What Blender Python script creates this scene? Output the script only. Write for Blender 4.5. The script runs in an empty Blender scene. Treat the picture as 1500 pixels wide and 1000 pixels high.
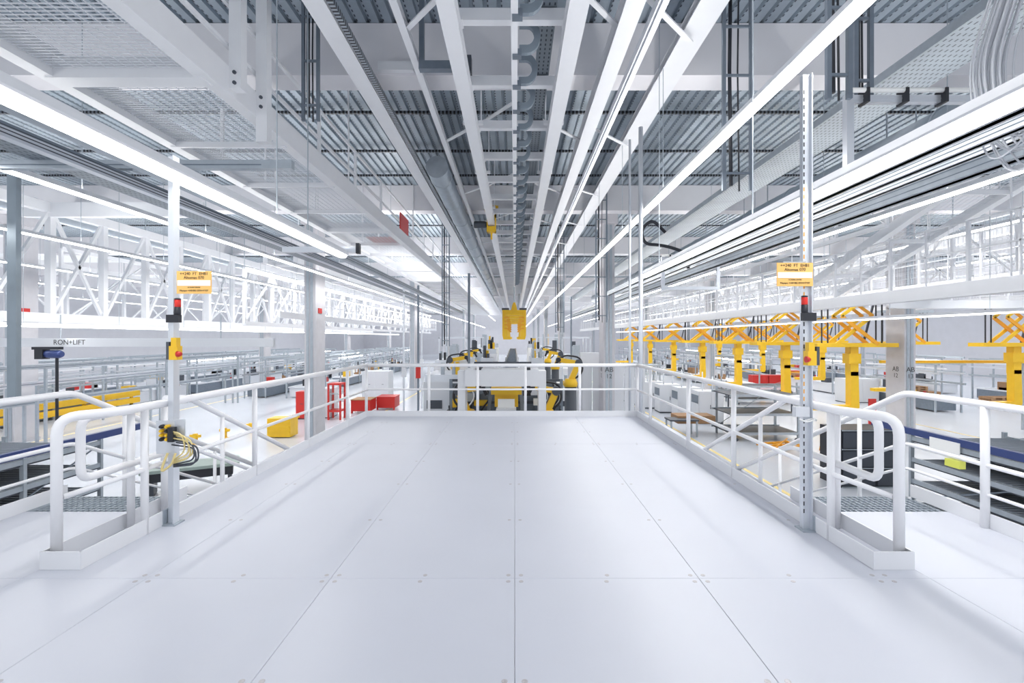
import bpy, math, random
from mathutils import Vector, Matrix
random.seed(7)
S = bpy.context.scene
COL = S.collection
PI = math.pi
# ------------------------------------------------------------------ camera
CAM_H = 1.7                      # eye height above the white platform deck (z = 0)
cam = bpy.data.cameras.new('camera'); co = bpy.data.objects.new('camera', cam); COL.objects.link(co)
co.location = (0, 0, CAM_H); co.rotation_euler = (PI/2, 0, 0)
cam.sensor_width = 36; cam.lens = 17.28; cam.clip_start = .05; cam.clip_end = 400
cam.shift_x = -4/1500; cam.shift_y = -6/1500
S.camera = co
# ------------------------------------------------------------------ world and exposure
w = bpy.data.worlds.new('hall_ambient'); S.world = w; w.use_nodes = True
w.node_tree.nodes['Background'].inputs[0].default_value = (.90, .94, 1, 1)
w.node_tree.nodes['Background'].inputs[1].default_value = 0.75
S.view_settings.view_transform = 'Standard'; S.view_settings.look = 'None'
S.view_settings.exposure = 0.5; S.view_settings.gamma = 1; S.view_settings.use_curve_mapping = False
FLOOR = -3.5                     # hall floor, below the platform
UP_FILL = .85                         # added upward fill for the ceiling, relative to each luminaire's downward power
LIGHT_W = 6.8                   # watts per metre of strip luminaire

# ------------------------------------------------------------------ materials
MATS = {}
def mat(name, col, rough=.5, metal=0., noise=0., nscale=8., bump=0., emit=None, strength=0., stretch=None, coat=0.):
    if name in MATS: return MATS[name]
    m = bpy.data.materials.new(name); m.use_nodes = True; MATS[name] = m
    nt = m.node_tree; b = nt.nodes['Principled BSDF']
    b.inputs['Base Color'].default_value = (*col, 1); b.inputs['Roughness'].default_value = rough
    b.inputs['Metallic'].default_value = metal
    if coat: b.inputs['Coat Weight'].default_value = coat
    if noise:
        tc = nt.nodes.new('ShaderNodeTexCoord'); mp = nt.nodes.new('ShaderNodeMapping')
        if stretch: mp.inputs['Scale'].default_value = stretch
        n = nt.nodes.new('ShaderNodeTexNoise'); n.inputs['Scale'].default_value = nscale; n.inputs['Detail'].default_value = 4
        r = nt.nodes.new('ShaderNodeMapRange'); r.inputs[3].default_value = 1-noise; r.inputs[4].default_value = 1+noise*.6
        mx = nt.nodes.new('ShaderNodeVectorMath'); mx.operation = 'SCALE'; mx.inputs[0].default_value = col
        nt.links.new(tc.outputs['Object'], mp.inputs[0]); nt.links.new(mp.outputs[0], n.inputs['Vector'])
        nt.links.new(n.outputs[0], r.inputs[0]); nt.links.new(r.outputs[0], mx.inputs['Scale'])
        nt.links.new(mx.outputs[0], b.inputs['Base Color'])
        if bump:
            bp = nt.nodes.new('ShaderNodeBump'); bp.inputs['Strength'].default_value = bump; bp.inputs['Distance'].default_value = .004
            nt.links.new(n.outputs[0], bp.inputs['Height']); nt.links.new(bp.outputs[0], b.inputs['Normal'])
    if emit:
        b.inputs['Emission Color'].default_value = (*emit, 1); b.inputs['Emission Strength'].default_value = strength
    return m
def perforated(name, col, hole, sx, sy, wx, wy, metal=.5, rough=.4):
    """sheet metal with rows of punched slots: period (sx, sy) metres, slot fraction (wx, wy), in object XY"""
    m = mat(name, col, rough, metal); nt = m.node_tree; b = nt.nodes['Principled BSDF']
    tc = nt.nodes.new('ShaderNodeTexCoord'); sp = nt.nodes.new('ShaderNodeSeparateXYZ'); nt.links.new(tc.outputs['Object'], sp.inputs[0])
    masks = []
    for k, (s, wd) in enumerate(((sx, wx), (sy, wy))):
        d = nt.nodes.new('ShaderNodeMath'); d.operation = 'DIVIDE'; d.inputs[1].default_value = s; nt.links.new(sp.outputs[k], d.inputs[0])
        f = nt.nodes.new('ShaderNodeMath'); f.operation = 'FRACT'; nt.links.new(d.outputs[0], f.inputs[0])
        l = nt.nodes.new('ShaderNodeMath'); l.operation = 'LESS_THAN'; l.inputs[1].default_value = wd; nt.links.new(f.outputs[0], l.inputs[0])
        masks.append(l)
    mu = nt.nodes.new('ShaderNodeMath'); mu.operation = 'MULTIPLY'
    nt.links.new(masks[0].outputs[0], mu.inputs[0]); nt.links.new(masks[1].outputs[0], mu.inputs[1])
    n = nt.nodes.new('ShaderNodeTexNoise'); n.inputs['Scale'].default_value = 1.5; nt.links.new(tc.outputs['Object'], n.inputs['Vector'])
    r = nt.nodes.new('ShaderNodeMapRange'); r.inputs[3].default_value = .75; r.inputs[4].default_value = 1.2; nt.links.new(n.outputs[0], r.inputs[0])
    sc = nt.nodes.new('ShaderNodeVectorMath'); sc.operation = 'SCALE'; sc.inputs[0].default_value = col; nt.links.new(r.outputs[0], sc.inputs['Scale'])
    mix = nt.nodes.new('ShaderNodeMix'); mix.data_type = 'RGBA'; mix.inputs[7].default_value = (*hole, 1)
    nt.links.new(mu.outputs[0], mix.inputs[0]); nt.links.new(sc.outputs[0], mix.inputs[6]); nt.links.new(mix.outputs[2], b.inputs['Base Color'])
    return m
WHITE = mat('white_paint', (.84, .85, .88), .38, noise=.04, nscale=3)
RAILW = mat('white_powder_coat', (.90, .90, .92), .3)
CONC = mat('pale_concrete', (.62, .61, .64), .8, noise=.12, nscale=2.5, bump=.3)
BEAMC = mat('white_concrete', (.80, .79, .82), .8, noise=.05, nscale=1.5)
DECKP = mat('platform_board', (.60, .62, .69), .36, noise=.05, nscale=1.2, bump=.04)
EPOXY = mat('hall_epoxy', (.66, .69, .75), .22, noise=.06, nscale=.4)
ROOF = perforated('roof_sheet', (.36, .42, .48), (.05, .06, .08), .3, .16, .10, .5, metal=.35, rough=.45)
TRAY = perforated('tray_sheet', (.25, .29, .33), (.05, .06, .08), .09, .14, .28, .5, metal=.5)
GALV = mat('galvanised', (.46, .51, .56), .42, .55, noise=.18, nscale=6)
DGALV = mat('dark_galvanised', (.22, .26, .31), .45, .5, noise=.2, nscale=6)
SLATE = mat('slate_bracket', (.25, .30, .35), .5, .2)
ALU = mat('aluminium_profile', (.70, .73, .78), .32, .6)
BLACK = mat('black_plastic', (.02, .022, .03), .45)
DARK = mat('charcoal', (.07, .08, .10), .5)
NAVY = mat('navy_paint', (.035, .06, .20), .4)
YEL = mat('signal_yellow', (.90, .55, .02), .4, noise=.08, nscale=4)
ORA = mat('orange_paint', (.85, .38, .02), .4)
RED = mat('red_paint', (.62, .03, .025), .4)
WOOD = mat('raw_wood', (.42, .24, .12), .7, noise=.3, nscale=5, stretch=(1, 8, 1))
PALE = mat('light_grey_cabinet', (.72, .74, .78), .4)
GREYW = mat('grey_wall', (.66, .66, .70), .7, noise=.08, nscale=1)
CABLE = mat('grey_cable', (.66, .68, .72), .5)
CREAM = mat('cream_cable', (.80, .66, .30), .5)
GREEN = mat('grey_green_top', (.34, .42, .38), .5)
SIGN = mat('amber_sign', (.95, .55, .16), .5)
SIGNW = mat('sign_white', (.95, .95, .93), .5)
INK = mat('black_ink', (.03, .03, .03), .6)
SKIN = mat('skin', (.55, .36, .27), .6)
CLOTH = mat('grey_workwear', (.20, .22, .27), .8)
LAMP = mat('lamp_diffuser', (1, 1, 1), .5, emit=(1, .99, .97), strength=5)
REDL = mat('red_lens', (.75, .03, .02), .2)

# ------------------------------------------------------------------ mesh helpers
class MB:
    def __init__(s): s.v = []; s.f = []
    def add(s, vs, fs):
        o = len(s.v); s.v += [tuple(v) for v in vs]; s.f += [tuple(i+o for i in f) for f in fs]; return s
    def box(s, x0, x1, y0, y1, z0, z1):
        v = [(x, y, z) for z in (z0, z1) for y in (y0, y1) for x in (x0, x1)]
        return s.add(v, [(0, 2, 3, 1), (4, 5, 7, 6), (0, 1, 5, 4), (2, 6, 7, 3), (0, 4, 6, 2), (1, 3, 7, 5)])
    def cbox(s, c, d): return s.box(c[0]-d[0]/2, c[0]+d[0]/2, c[1]-d[1]/2, c[1]+d[1]/2, c[2]-d[2]/2, c[2]+d[2]/2)
    def bar(s, a, b, w, h=None, up=(0, 0, 1)):
        """rectangular bar from a to b: w across, h along up"""
        h = h or w; a, b = Vector(a), Vector(b); d = (b-a).normalized(); u = Vector(up)
        if abs(d.dot(u)) > .99: u = Vector((0, 1, 0))
        r = d.cross(u).normalized(); u = r.cross(d)
        v = [p + r*w/2*i + u*h/2*j for p in (a, b) for j in (-1, 1) for i in (-1, 1)]
        return s.add(v, [(0, 1, 3, 2), (4, 6, 7, 5), (0, 4, 5, 1), (2, 3, 7, 6), (0, 2, 6, 4), (1, 5, 7, 3)])
    def tube(s, pts, r, n=10, cap=True):
        pts = [Vector(p) for p in pts]; N = len(pts); t0 = (pts[1]-pts[0]).normalized()
        ref = Vector((0, 0, 1)) if abs(t0.z) < .9 else Vector((1, 0, 0))
        u = t0.cross(ref).normalized(); vs = []
        for i, p in enumerate(pts):
            t = ((pts[i]-pts[i-1]).normalized() if i else t0) + ((pts[i+1]-pts[i]).normalized() if i < N-1 else (pts[i]-pts[i-1]).normalized())
            t.normalize(); u = (u - t*u.dot(t)).normalized(); q = t.cross(u)
            k = 1.0
            if 0 < i < N-1: k = 1/max(.6, t.dot((pts[i]-pts[i-1]).normalized()))
            vs += [p + (u*math.cos(2*PI*j/n) + q*math.sin(2*PI*j/n))*r*(k if 0 < i < N-1 else 1) for j in range(n)]
        fs = [(i*n+j, i*n+(j+1) % n, (i+1)*n+(j+1) % n, (i+1)*n+j) for i in range(N-1) for j in range(n)]
        if cap: fs += [tuple(range(n))[::-1], tuple(range((N-1)*n, N*n))]
        return s.add(vs, fs)
    def lathe(s, c, prof, n=16, axis='z'):
        vs = []
        for (r, h) in prof:
            for j in range(n):
                a = 2*PI*j/n; p = (r*math.cos(a), r*math.sin(a), h)
                if axis == 'x': p = (p[2], p[0], p[1])
                if axis == 'y': p = (p[0], p[2], p[1])
                vs.append((c[0]+p[0], c[1]+p[1], c[2]+p[2]))
        N = len(prof)
        fs = [(i*n+j, i*n+(j+1) % n, (i+1)*n+(j+1) % n, (i+1)*n+j) for i in range(N-1) for j in range(n)]
        fs += [tuple(range(n))[::-1], tuple(range((N-1)*n, N*n))]
        return s.add(vs, fs)
    def prism(s, poly, y0, y1, plane='xz'):
        """extrude a 2D outline (x,z) along y, or (y,z) along x, or (x,y) along z"""
        n = len(poly)
        def P(a, b, h): return (a, h, b) if plane == 'xz' else ((h, a, b) if plane == 'yz' else (a, b, h))
        v = [P(a, b, y0) for a, b in poly] + [P(a, b, y1) for a, b in poly]
        return s.add(v, [tuple(range(n)), tuple(range(2*n-1, n-1, -1))] + [(i, i+n, (i+1) % n+n, (i+1) % n) for i in range(n)])
    def mesh(s, name, m):
        me = bpy.data.meshes.new(name); me.from_pydata(s.v, [], s.f); me.materials.append(m)
        import bmesh
        bm = bmesh.new(); bm.from_mesh(me); bmesh.ops.recalc_face_normals(bm, faces=bm.faces); bm.to_mesh(me); bm.free()
        return me
    def build(s, name, m, parent=None, smooth=False, kind=None):
        me = s.mesh(name, m)
        if smooth:
            for p in me.polygons: p.use_smooth = len(p.vertices) == 4
        return link(name, me, parent, kind)
def link(name, me, parent=None, kind=None, loc=None):
    o = bpy.data.objects.new(name, me); COL.objects.link(o)
    if parent: o.parent = parent
    if kind: o['kind'] = kind
    if loc: o.location = loc
    return o
def tag(o, label, cat, group=None, kind=None):
    o['label'] = label; o['category'] = cat
    if group: o['group'] = group
    if kind: o['kind'] = kind
    return o
def thing(name, label=None, cat=None, loc=(0, 0, 0), rz=0, group=None, kind=None):
    o = bpy.data.objects.new(name, None); COL.objects.link(o); o.location = loc; o.rotation_euler[2] = rz; o.empty_display_size = .1
    if label: tag(o, label, cat, group, kind)
    elif kind: o['kind'] = kind
    return o
def copy_tree(o, parent=None, loc=None, label=None, group=None, rz=None):
    c = o.copy(); COL.objects.link(c)
    if parent: c.parent = parent
    if loc is not None: c.location = loc
    if rz is not None: c.rotation_euler[2] = rz
    if label: c['label'] = label
    if group: c['group'] = group
    for ch in list(o.children): copy_tree(ch, c)
    return c
def bend(pts, r=.12, n=5):
    """round the corners of a polyline"""
    pts = [Vector(p) for p in pts]; out = [pts[0]]
    for i in range(1, len(pts)-1):
        a, b, c = pts[i-1], pts[i], pts[i+1]; d1 = (a-b); d2 = (c-b); k = min(r, d1.length*.45, d2.length*.45)
        p, q = b+d1.normalized()*k, b+d2.normalized()*k
        for j in range(n+1):
            t = j/n; out.append(p*(1-t)**2 + b*2*t*(1-t) + q*t*t)
    out.append(pts[-1]); return out
def text(s, size, m, parent, loc, rot=(PI/2, 0, 0), name='lettering', align='CENTER', ext=.001):
    c = bpy.data.curves.new(name, 'FONT'); c.body = s; c.size = size; c.align_x = align; c.align_y = 'CENTER'; c.extrude = ext
    tmp = bpy.data.objects.new(name, c); COL.objects.link(tmp); bpy.context.view_layer.update()
    me = bpy.data.meshes.new_from_object(tmp.evaluated_get(bpy.context.evaluated_depsgraph_get())); bpy.data.objects.remove(tmp)
    me.materials.clear(); me.materials.append(m); o = link(name, me, parent); o.location = loc; o.rotation_euler = rot
    return o
ORD = ['first', 'second', 'third', 'fourth', 'fifth', 'sixth', 'seventh', 'eighth', 'ninth', 'tenth', 'eleventh', 'twelfth']

# ================================================================== THE HALL
fl = MB().box(-46, 60, -4, 150, FLOOR-.3, FLOOR).build('floor', EPOXY, kind='structure')
for (x0, x1, y0, y1) in ((-9.2, -9.05, 14, 120), (9.0, 9.15, 14, 120), (-24, -23.85, 14, 120), (24, 24.15, 14, 120)):
    MB().box(x0, x1, y0, y1, FLOOR, FLOOR+.004).build('floor_marking', mat('floor_line', (.85, .68, .25), .4), fl)
MB().box(-46.3, -46, -4, 150, FLOOR, 9).build('wall_left', GREYW, kind='structure')
MB().box(60, 60.3, -4, 150, FLOOR, 9).build('wall_right', GREYW, kind='structure')
MB().box(-46.3, 60.3, 150, 150.3, FLOOR, 9).build('wall_back', GREYW, kind='structure')
# roof: profiled sheets with ribs along the hall, carried by white transverse beams every 12 m
ceil = thing('ceiling', kind='structure')
def sheet():
    prof = []; n = 10
    for i in range(n):
        x = i*.3
        prof += [(x, 0), (x+.20, 0), (x+.225, .075), (x+.275, .075)]
    prof.append((3.0, 0)); v = []; f = []
    for y in (0, 12):
        v += [(x, y, z) for x, z in prof]
    k = len(prof)
    for i in range(k-1): f.append((i, i+1, k+i+1, k+i))
    v += [(0, 0, .16), (3, 0, .16), (3, 12, .16), (0, 12, .16)]; f.append((2*k, 2*k+3, 2*k+2, 2*k+1))
    return MB().add(v, f)
sh = sheet().mesh('roof_sheet', ROOF)
for i in range(26):
    for j in range(11):
        link('roof_sheet', sh, ceil, loc=(-36+3*i, -.4+12*j, 8.9))
bm_ = MB().box(-46, 60, 0, .7, 7.7, 8.89).mesh('roof_beam', BEAMC)
for j in range(12): link('roof_beam', bm_, ceil, loc=(0, -.75+12*j, 0))
# dark slotted hanging rails below the sheets
hr = MB(); hr.box(-36, 42, 0, .09, 8.72, 8.8)
hrm = hr.mesh('hanging_rail', perforated('slotted_rail', (.16, .18, .21), (.02, .02, .02), .12, 5, .5, 1))
for y in (2.6, 6.2, 8.8, 12.9, 15.4, 18.6, 21.4, 27, 31, 39, 43, 51, 55):
    link('hanging_rail', hrm, ceil, loc=(0, y, 0))
# concrete columns with steel strips on the face
def column(X, Y, num=None):
    c = thing('column', kind='structure', loc=(X, Y, 0))
    MB().box(-.275, .275, 0, 1.2, FLOOR, 7.72).build('shaft', CONC, c)
    for dx in (-.17, .02): MB().box(dx, dx+.13, -.03, 0, FLOOR, 7.2).build('cover_strip', GALV, c)
    MB().box(-.42, .42, -.1, 1.3, 7.25, 7.72).build('capital', CONC, c)
    MB().box(-.34, .34, -.06, 1.26, FLOOR, FLOOR+.12).build('base_collar', CONC, c)
    sx = 1 if X < 0 else -1
    if num:
        text('AB', .34, INK, c, (0, -.036, .12)); text(num[0], .30, INK, c, (0, -.036, -.2))
        text('AB', .34, INK, c, (sx*.277, .55, .12), (PI/2, 0, sx*PI/2)); text(num[1], .30, INK, c, (sx*.277, .55, -.2), (PI/2, 0, sx*PI/2))
    if X < 0 and Y < 30: MB().box(sx*.275, sx*.30, .3, .75, 2.9, 3.15).build('fire_call_plate', RED, c)
for X, nm in ((-24.7, None), (-10, None), (4.6, ('12', '12')), (19.3, ('13', '12')), (34, None)):
    for j in range(5): column(X, 24+24*j, nm if j == 0 else None)

# ================================================================== PLATFORM
ZE = 10.6                        # far end of the platform
XL, XR = -3.2, 2.65              # platform edges at the railings
OL, OR = -4.8, 4.25              # outer edges of the two stair landings
LE = 5.3                         # where the stairs start
plat = thing('floor_platform', kind='structure')
def panel(x0, x1, y0, y1):
    g = .0012; b = .0025; z = 0
    v = [(x0+g, y0+g, -.04), (x1-g, y0+g, -.04), (x1-g, y1-g, -.04), (x0+g, y1-g, -.04),
         (x0+g, y0+g, -b), (x1-g, y0+g, -b), (x1-g, y1-g, -b), (x0+g, y1-g, -b),
         (x0+g+b, y0+g+b, z), (x1-g-b, y0+g+b, z), (x1-g-b, y1-g-b, z), (x0+g+b, y1-g-b, z)]
    f = [(3, 2, 1, 0), (8, 9, 10, 11)] + [(a, (a+1) % 4, (a+1) % 4+4, a+4) for a in range(4)] + [(a+4, (a+1) % 4+4, (a+1) % 4+8, a+8) for a in range(4)]
    MB().add(v, f).build('floor_panel', DECKP, plat)
XS = [XL-.28, -2.6, -1.3, 0, 1.3, 2.6+.33]; YS = [-.9, 3.47, 7.85, ZE+.1]
for i in range(5):
    for j in range(3): panel(XS[i], XS[i+1], YS[j], YS[j+1])
for y0, y1 in ((-.9, 3.47), (3.47, LE-.5)):
    panel(OL, XS[0], y0, y1); panel(XS[-1], OR, y0, y1)
bolt = MB().lathe((0, 0, 0), [(.016, -.002), (.016, .0015), (.011, .002), (.006, .0008)], 10).mesh('bolt', mat('bolt_zinc', (.52, .50, .52), .45, .4))
for x in (-2.6, -1.3, 0, 1.3, 2.6):
    for y in (2.43, 3.47, 4.58, 5.70, 6.75, 7.85, 8.85, 9.8):
        for s in (-1, 1):
            if y in (3.47, 7.85):
                for t in (-1, 1): link('bolt', bolt, plat, loc=(x+s*.045, y+t*.045, 0))
            else: link('bolt', bolt, plat, loc=(x+s*.05, y, 0))
for y in (3.47, 7.85):
    for x in (-1.95, -.65, .65, 1.95):
        for t in (-1, 1): link('bolt', bolt, plat, loc=(x+.01*t, y+t*.045, 0))
fr = MB()
for x in (XL-.2, -1.6, 0, 1.6, XR+.2): fr.box(x-.08, x+.08, -.9, ZE+.08, -.34, -.045)
for y in (-.8, 2.5, 5.2, 7.9, ZE): fr.box(XL-.28, XR+.28, y-.06, y+.06, -.34, -.05)
fr.box(OL, OL+.1, -.9, LE, -.3, -.045).box(OR-.1, OR, -.9, LE, -.3, -.045)
fr.box(OL, XL, LE-.1, LE, -.3, -.045).box(XR, OR, LE-.1, LE, -.3, -.045)
fr.build('support_frame', WHITE, plat)
for x in (XL-.1, XR+.1):
    for y in (.3, 5.2, ZE-.1): MB().box(x-.1, x+.1, y-.1, y+.1, FLOOR, -.34).build('support_leg', WHITE, plat)

# ------------------------------------------------------------------ railings
RT, RM, RP = .030, .021, .030
def rail_part(root, name, pts, r, rb=.1):
    return MB().tube(bend(pts, rb), r, 12).build(name, RAILW, root, smooth=True)
def post(root, x, y, z0=0, z1=1.08, r=RP):
    return MB().tube([(x, y, z0), (x, y, z1)], r, 14).build('post', RAILW, root, smooth=True)
def toe(root, x0, y0, x1, y1, h=.13):
    return MB().bar((x0, y0, h/2+.001), (x1, y1, h/2+.001), .012, h).build('toe_board', mat('toe_board_white', (.80, .81, .84), .35), root)
def inner_rail(x, xb, name, label, posts):
    """platform-side railing at x, closed at its near end around to the stair side at xb"""
    r = thing(name, label, 'railing', (0, 0, 0)); Y0 = 3.62; s = 1 if xb > x else -1
    rail_part(r, 'top_rail', [(x, ZE, 1.1), (x, 4.0, 1.1), (xb-s*.03, Y0+.05, 1.1), (xb-s*.03, Y0+.05, .02)], .037, .13)
    rail_part(r, 'mid_rail', [(x, ZE, .56), (x, 4.05, .56), (xb-s*.05, Y0+.08, .50)], RM, .12)
    # hand loop closing the stair-side rail
    rail_part(r, 'end_loop', [(xb-s*.04, 4.75, 1.06), (xb-s*.04, 3.86, 1.06), (xb-s*.04, 3.86, .58), (xb-s*.04, 4.75, .58)], .032, .1)
    for y in posts: post(r, x, y)
    for y in (4.38, 4.8): post(r, xb-s*.03, y)
    toe(r, x-s*.02, Y0-.02, x-s*.02, ZE); toe(r, xb+s*.02, Y0-.02, xb+s*.02, LE-.1); toe(r, x-s*.025, Y0-.02, xb+s*.025, Y0-.02)
    return r
inner_rail(XL, XL-.25, 'platform_railing', 'white tubular railing with closed end beside the stairs that face the yellow guard rails', (4.25, 6.05, 7.6, 9.4))
inner_rail(XR, XR+.25, 'platform_railing', 'white tubular railing with closed end beside the stairs that face the black bin rack', (4.12, 5.95, 7.5, 9.6))
far = thing('end_railing', 'white tubular railing across the far end of the platform', 'railing')
rail_part(far, 'top_rail', [(XL, ZE, 1.1), (XR, ZE, 1.1)], .037); rail_part(far, 'mid_rail', [(XL, ZE, .58), (XR, ZE, .58)], RM)
for x in (XL, -1.85, -.8, .23, 1.4, XR): post(far, x, ZE)
toe(far, XL, ZE-.03, XR, ZE-.03, .12)
def stairs(xi, xo, label, lab2):
    """stairs going down along the hall, treads between stringers; outer landing rail and both hand rails"""
    SL = .47; st = thing('staircase', label, 'stairs'); a, b = min(xi, xo), max(xi, xo)
    yb = LE + 3.4/SL
    for x in (a+.03, b-.03): MB().bar((x, LE-.1, -.12), (x, yb, FLOOR+.12), .03, .26).build('stringer', WHITE, st)
    n = 18; tm = MB()
    for k in range(22): tm.box(a+.06+(b-a-.12)*k/21.5, a+.06+(b-a-.12)*k/21.5+.009, 0, .47, -.035, 0)
    for k in range(8): tm.box(a+.05, b-.05, .47*k/7-.005, .47*k/7+.005, -.03, -.001)
    me = tm.mesh('tread', GALV)
    for k in range(n):
        z = -3.4*k/n
        link('tread', me, st, loc=(0, LE-.5 + (-z)/SL*1.0, z-.005))
    r = st; s = 1 if xo > xi else -1
    xo2 = xo-s*.04
    def dn(y): return -(y-LE)*SL
    for nm, h, rad in (('top_rail', 1.1, .034), ('mid_rail', .56, RM), ('low_rail', .30, .015)):
        rail_part(r, nm, [(xo2, -.6, h), (xo2, LE, h), (xo2, yb-.3, h+dn(yb-.3))], rad)
    for y in (1.0, 2.7, 4.4): post(r, xo2, y, r=.034)
    for y in (6.0, 7.8, 9.6, 11.6): post(r, xo2, y, dn(y)-.2, 1.08+dn(y), .024)
    toe(r, xo2+s*.02, -.8, xo2+s*.02, LE-.05)
    xi2 = xi-s*.0
    for nm, h, rad in (('top_rail', 1.06, .03), ('mid_rail', .54, RM)):
        rail_part(r, nm, [(xi2, LE-.45, h+.04), (xi2, LE-.1, h), (xi2, yb-.3, h+dn(yb-.3))], rad)
    for y in (5.8, 7.4, 9.2, 11.2): post(r, xi2, y, dn(y)-.2, 1.04+dn(y), .024)
stairs(XL-.25, OL, 'galvanised grating staircase with white railing going down beside the yellow guard rails', 'white stair railing descending beside the yellow guard rails')
stairs(XR+.25, OR, 'galvanised grating staircase with white railing going down beside the black bin rack', 'white stair railing descending beside the black bin rack')

# ------------------------------------------------------------------ slotted sign posts standing on the platform edge
def sign_post(x, y, h, side, label, slots):
    t = thing('sign_post', label, 'post', (x, y, 0))
    MB().prism([(-.04, -.02), (.02, -.02), (.02, -.05), (.03, -.05), (.03, .03), (-.04, .03)], 0, h, 'xy').build('profile', ALU, t)
    fx = (-.052, .06, -.055) if side < 0 else (-.07, .038, .029)
    MB().box(fx[0], fx[1], -.08, .06, 0, .012).box(fx[2], fx[2]+.01, -.07, .05, 0, .14).build('foot_bracket', GALV, t)
    sm = MB(); so = MB()
    for k in range(int((h-.2)/.066)):
        z = .15+.066*k
        (so if slots(z) else sm).box(.0215 if side < 0 else -.0405, .0305 if side < 0 else -.0395, -.0515, -.048, z, z+.036) if False else (so if slots(z) else sm).box(.004 if side < 0 else -.036, .014 if side < 0 else -.026, -.0215, -.0195, z, z+.036)
    sm.build('slot_row', BLACK, t, kind='stuff')
    if so.v: so.build('slot_row', ORA, t, kind='stuff')
    return t
lp = sign_post(-3.12, 4.5, 3.35, -1, 'slotted metal post with sign, red lamp and cable connector board', lambda z: .2 < z < .55)
rp = sign_post(2.585, 4.36, 4.02, 1, 'tall slotted metal post with sign, red lamp and small grey box', lambda z: 1.1 < z < 1.35 or 1.9 < z < 3.0)
def sign_board(parent, cx, y, cz):
    b = MB().cbox((cx, y, cz), (.315, .006, .205)).build('sign_board', SIGN, parent)
    MB().cbox((cx, y-.004, cz-.006), (.30, .004, .05)).build('blank_strip', SIGNW, b)
    text('++240  FT  EHB1', .036, INK, b, (cx, y-.0045, cz+.078)); text('Altomas 070', .036, INK, b, (cx, y-.0045, cz+.042))
    text('ACTIONS CENTRE', .014, INK, b, (cx, y-.0045, cz-.046)); text('Mayspo +H01BG 07/H+F107', .022, INK, b, (cx, y-.0045, cz-.075))
    MB().bar((cx-.1, y+.006, cz+.11), (cx+.1, y+.006, cz+.11), .008).build('hanger', GALV, b)
def signal_lamp(parent, x, y, z, s):
    l = MB().lathe((x, y, z), [(.024, 0), (.026, .005), (.026, .062), (.022, .07)], 16).build('lamp_lens', REDL, parent, True)
    MB().lathe((x, y, z-.07), [(.026, 0), (.028, .02), (.027, .07)], 16).build('lamp_housing', BLACK, l, True); MB().lathe((x, y, z+.066), [(.026, 0), (.026, .012), (.01, .016)], 16).build('lamp_cap', BLACK, l, True)
    MB().cbox((x+s*.035, y, z-.105), (.11, .05, .07)).bar((x, y, z-.07), (x+s*.01, y, z-.12), .045).build('lamp_bracket', BLACK, l)
def switch_box(parent, x, y, z, s):
    b = MB().cbox((x, y, z), (.075, .07, .125)).cbox((x, y, z+.10), (.05, .055, .075)).build('switch_box', YEL, parent)
    MB().lathe((x+s*.045, y-.03, z-.01), [(.028, -.01), (.024, .012), (.012, .03)], 12, 'x').build('switch_knob', RED, b, True)
    MB().cbox((x-s*.05, y+.005, z+.02), (.025, .08, .16)).build('back_plate', DARK, b)
sign_board(lp, .205, -.03, 2.20); signal_lamp(lp, .062, -.04, 1.975, -1); switch_box(lp, .05, -.05, 1.56, 1)
sign_board(rp, -.135, -.06, 2.25); signal_lamp(rp, -.05, -.06, 1.985, 1); switch_box(rp, -.02, -.09, 1.52, -1)
g = MB().cbox((-.075, -.05, 1.05), (.12, .06, .085)).build('junction_box', PALE, rp)
MB().tube([(-.03+.07*math.cos(a*PI/8), -.08+.03*math.sin(a*PI/8), .98+.01*math.sin(a)) for a in range(17)], .006, 6).build('cable_ring', SIGNW, rp, True)
# connector board on the first post
cb = MB().cbox((-.03, -.06, .80), (.17, .012, .30)).cbox((.07, -.055, .86), (.14, .01, .20)).build('connector_board', ALU, lp)
for i in range(4):
    for j in range(2): MB().lathe((-.05+.05*j, -.065, .735+.038*i+.05), [(.018, 0), (.018, -.03), (.012, -.045)], 10, 'y').build('socket', YEL if (i+j) % 3 else BLACK, cb)
MB().cbox((.045, -.09, .83), (.05, .05, .13)).build('connector_plug', BLACK, cb)
for k in range(7):
    r_ = random.Random(k); x0 = .05+.02*(k % 3); z0 = .86-.02*k
    MB().tube(bend([(x0, -.10, z0), (x0+.12+.02*k, -.14, z0-.02), (x0+.14+.015*k, -.12, z0-.17), (.06, -.09, .60-.01*k)], .12, 6), .007, 6).build('cable', CREAM if k < 4 else DARK, cb, True)
MB().tube(bend([(0, -.08, .66), (-.03, -.1, .56), (-.03, -.12, .50), (.05, -.1, .56), (.07, -.08, .66)], .04, 4), .010, 6).build('cable', CREAM, cb, True)
for x, y, h, lb in ((2.82, 11.0, 6.4, 'thin pale steel pipe rising just outside the platform corner railing'), (2.74, 11.7, 6.4, 'thinner grey conduit rising behind the pale corner pipe')):
    p = tag(MB().tube([(x, y, FLOOR), (x, y, h)], .05 if y < 11.5 else .03, 12).build('riser_pipe', ALU, None, True), lb, 'pipe')

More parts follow.
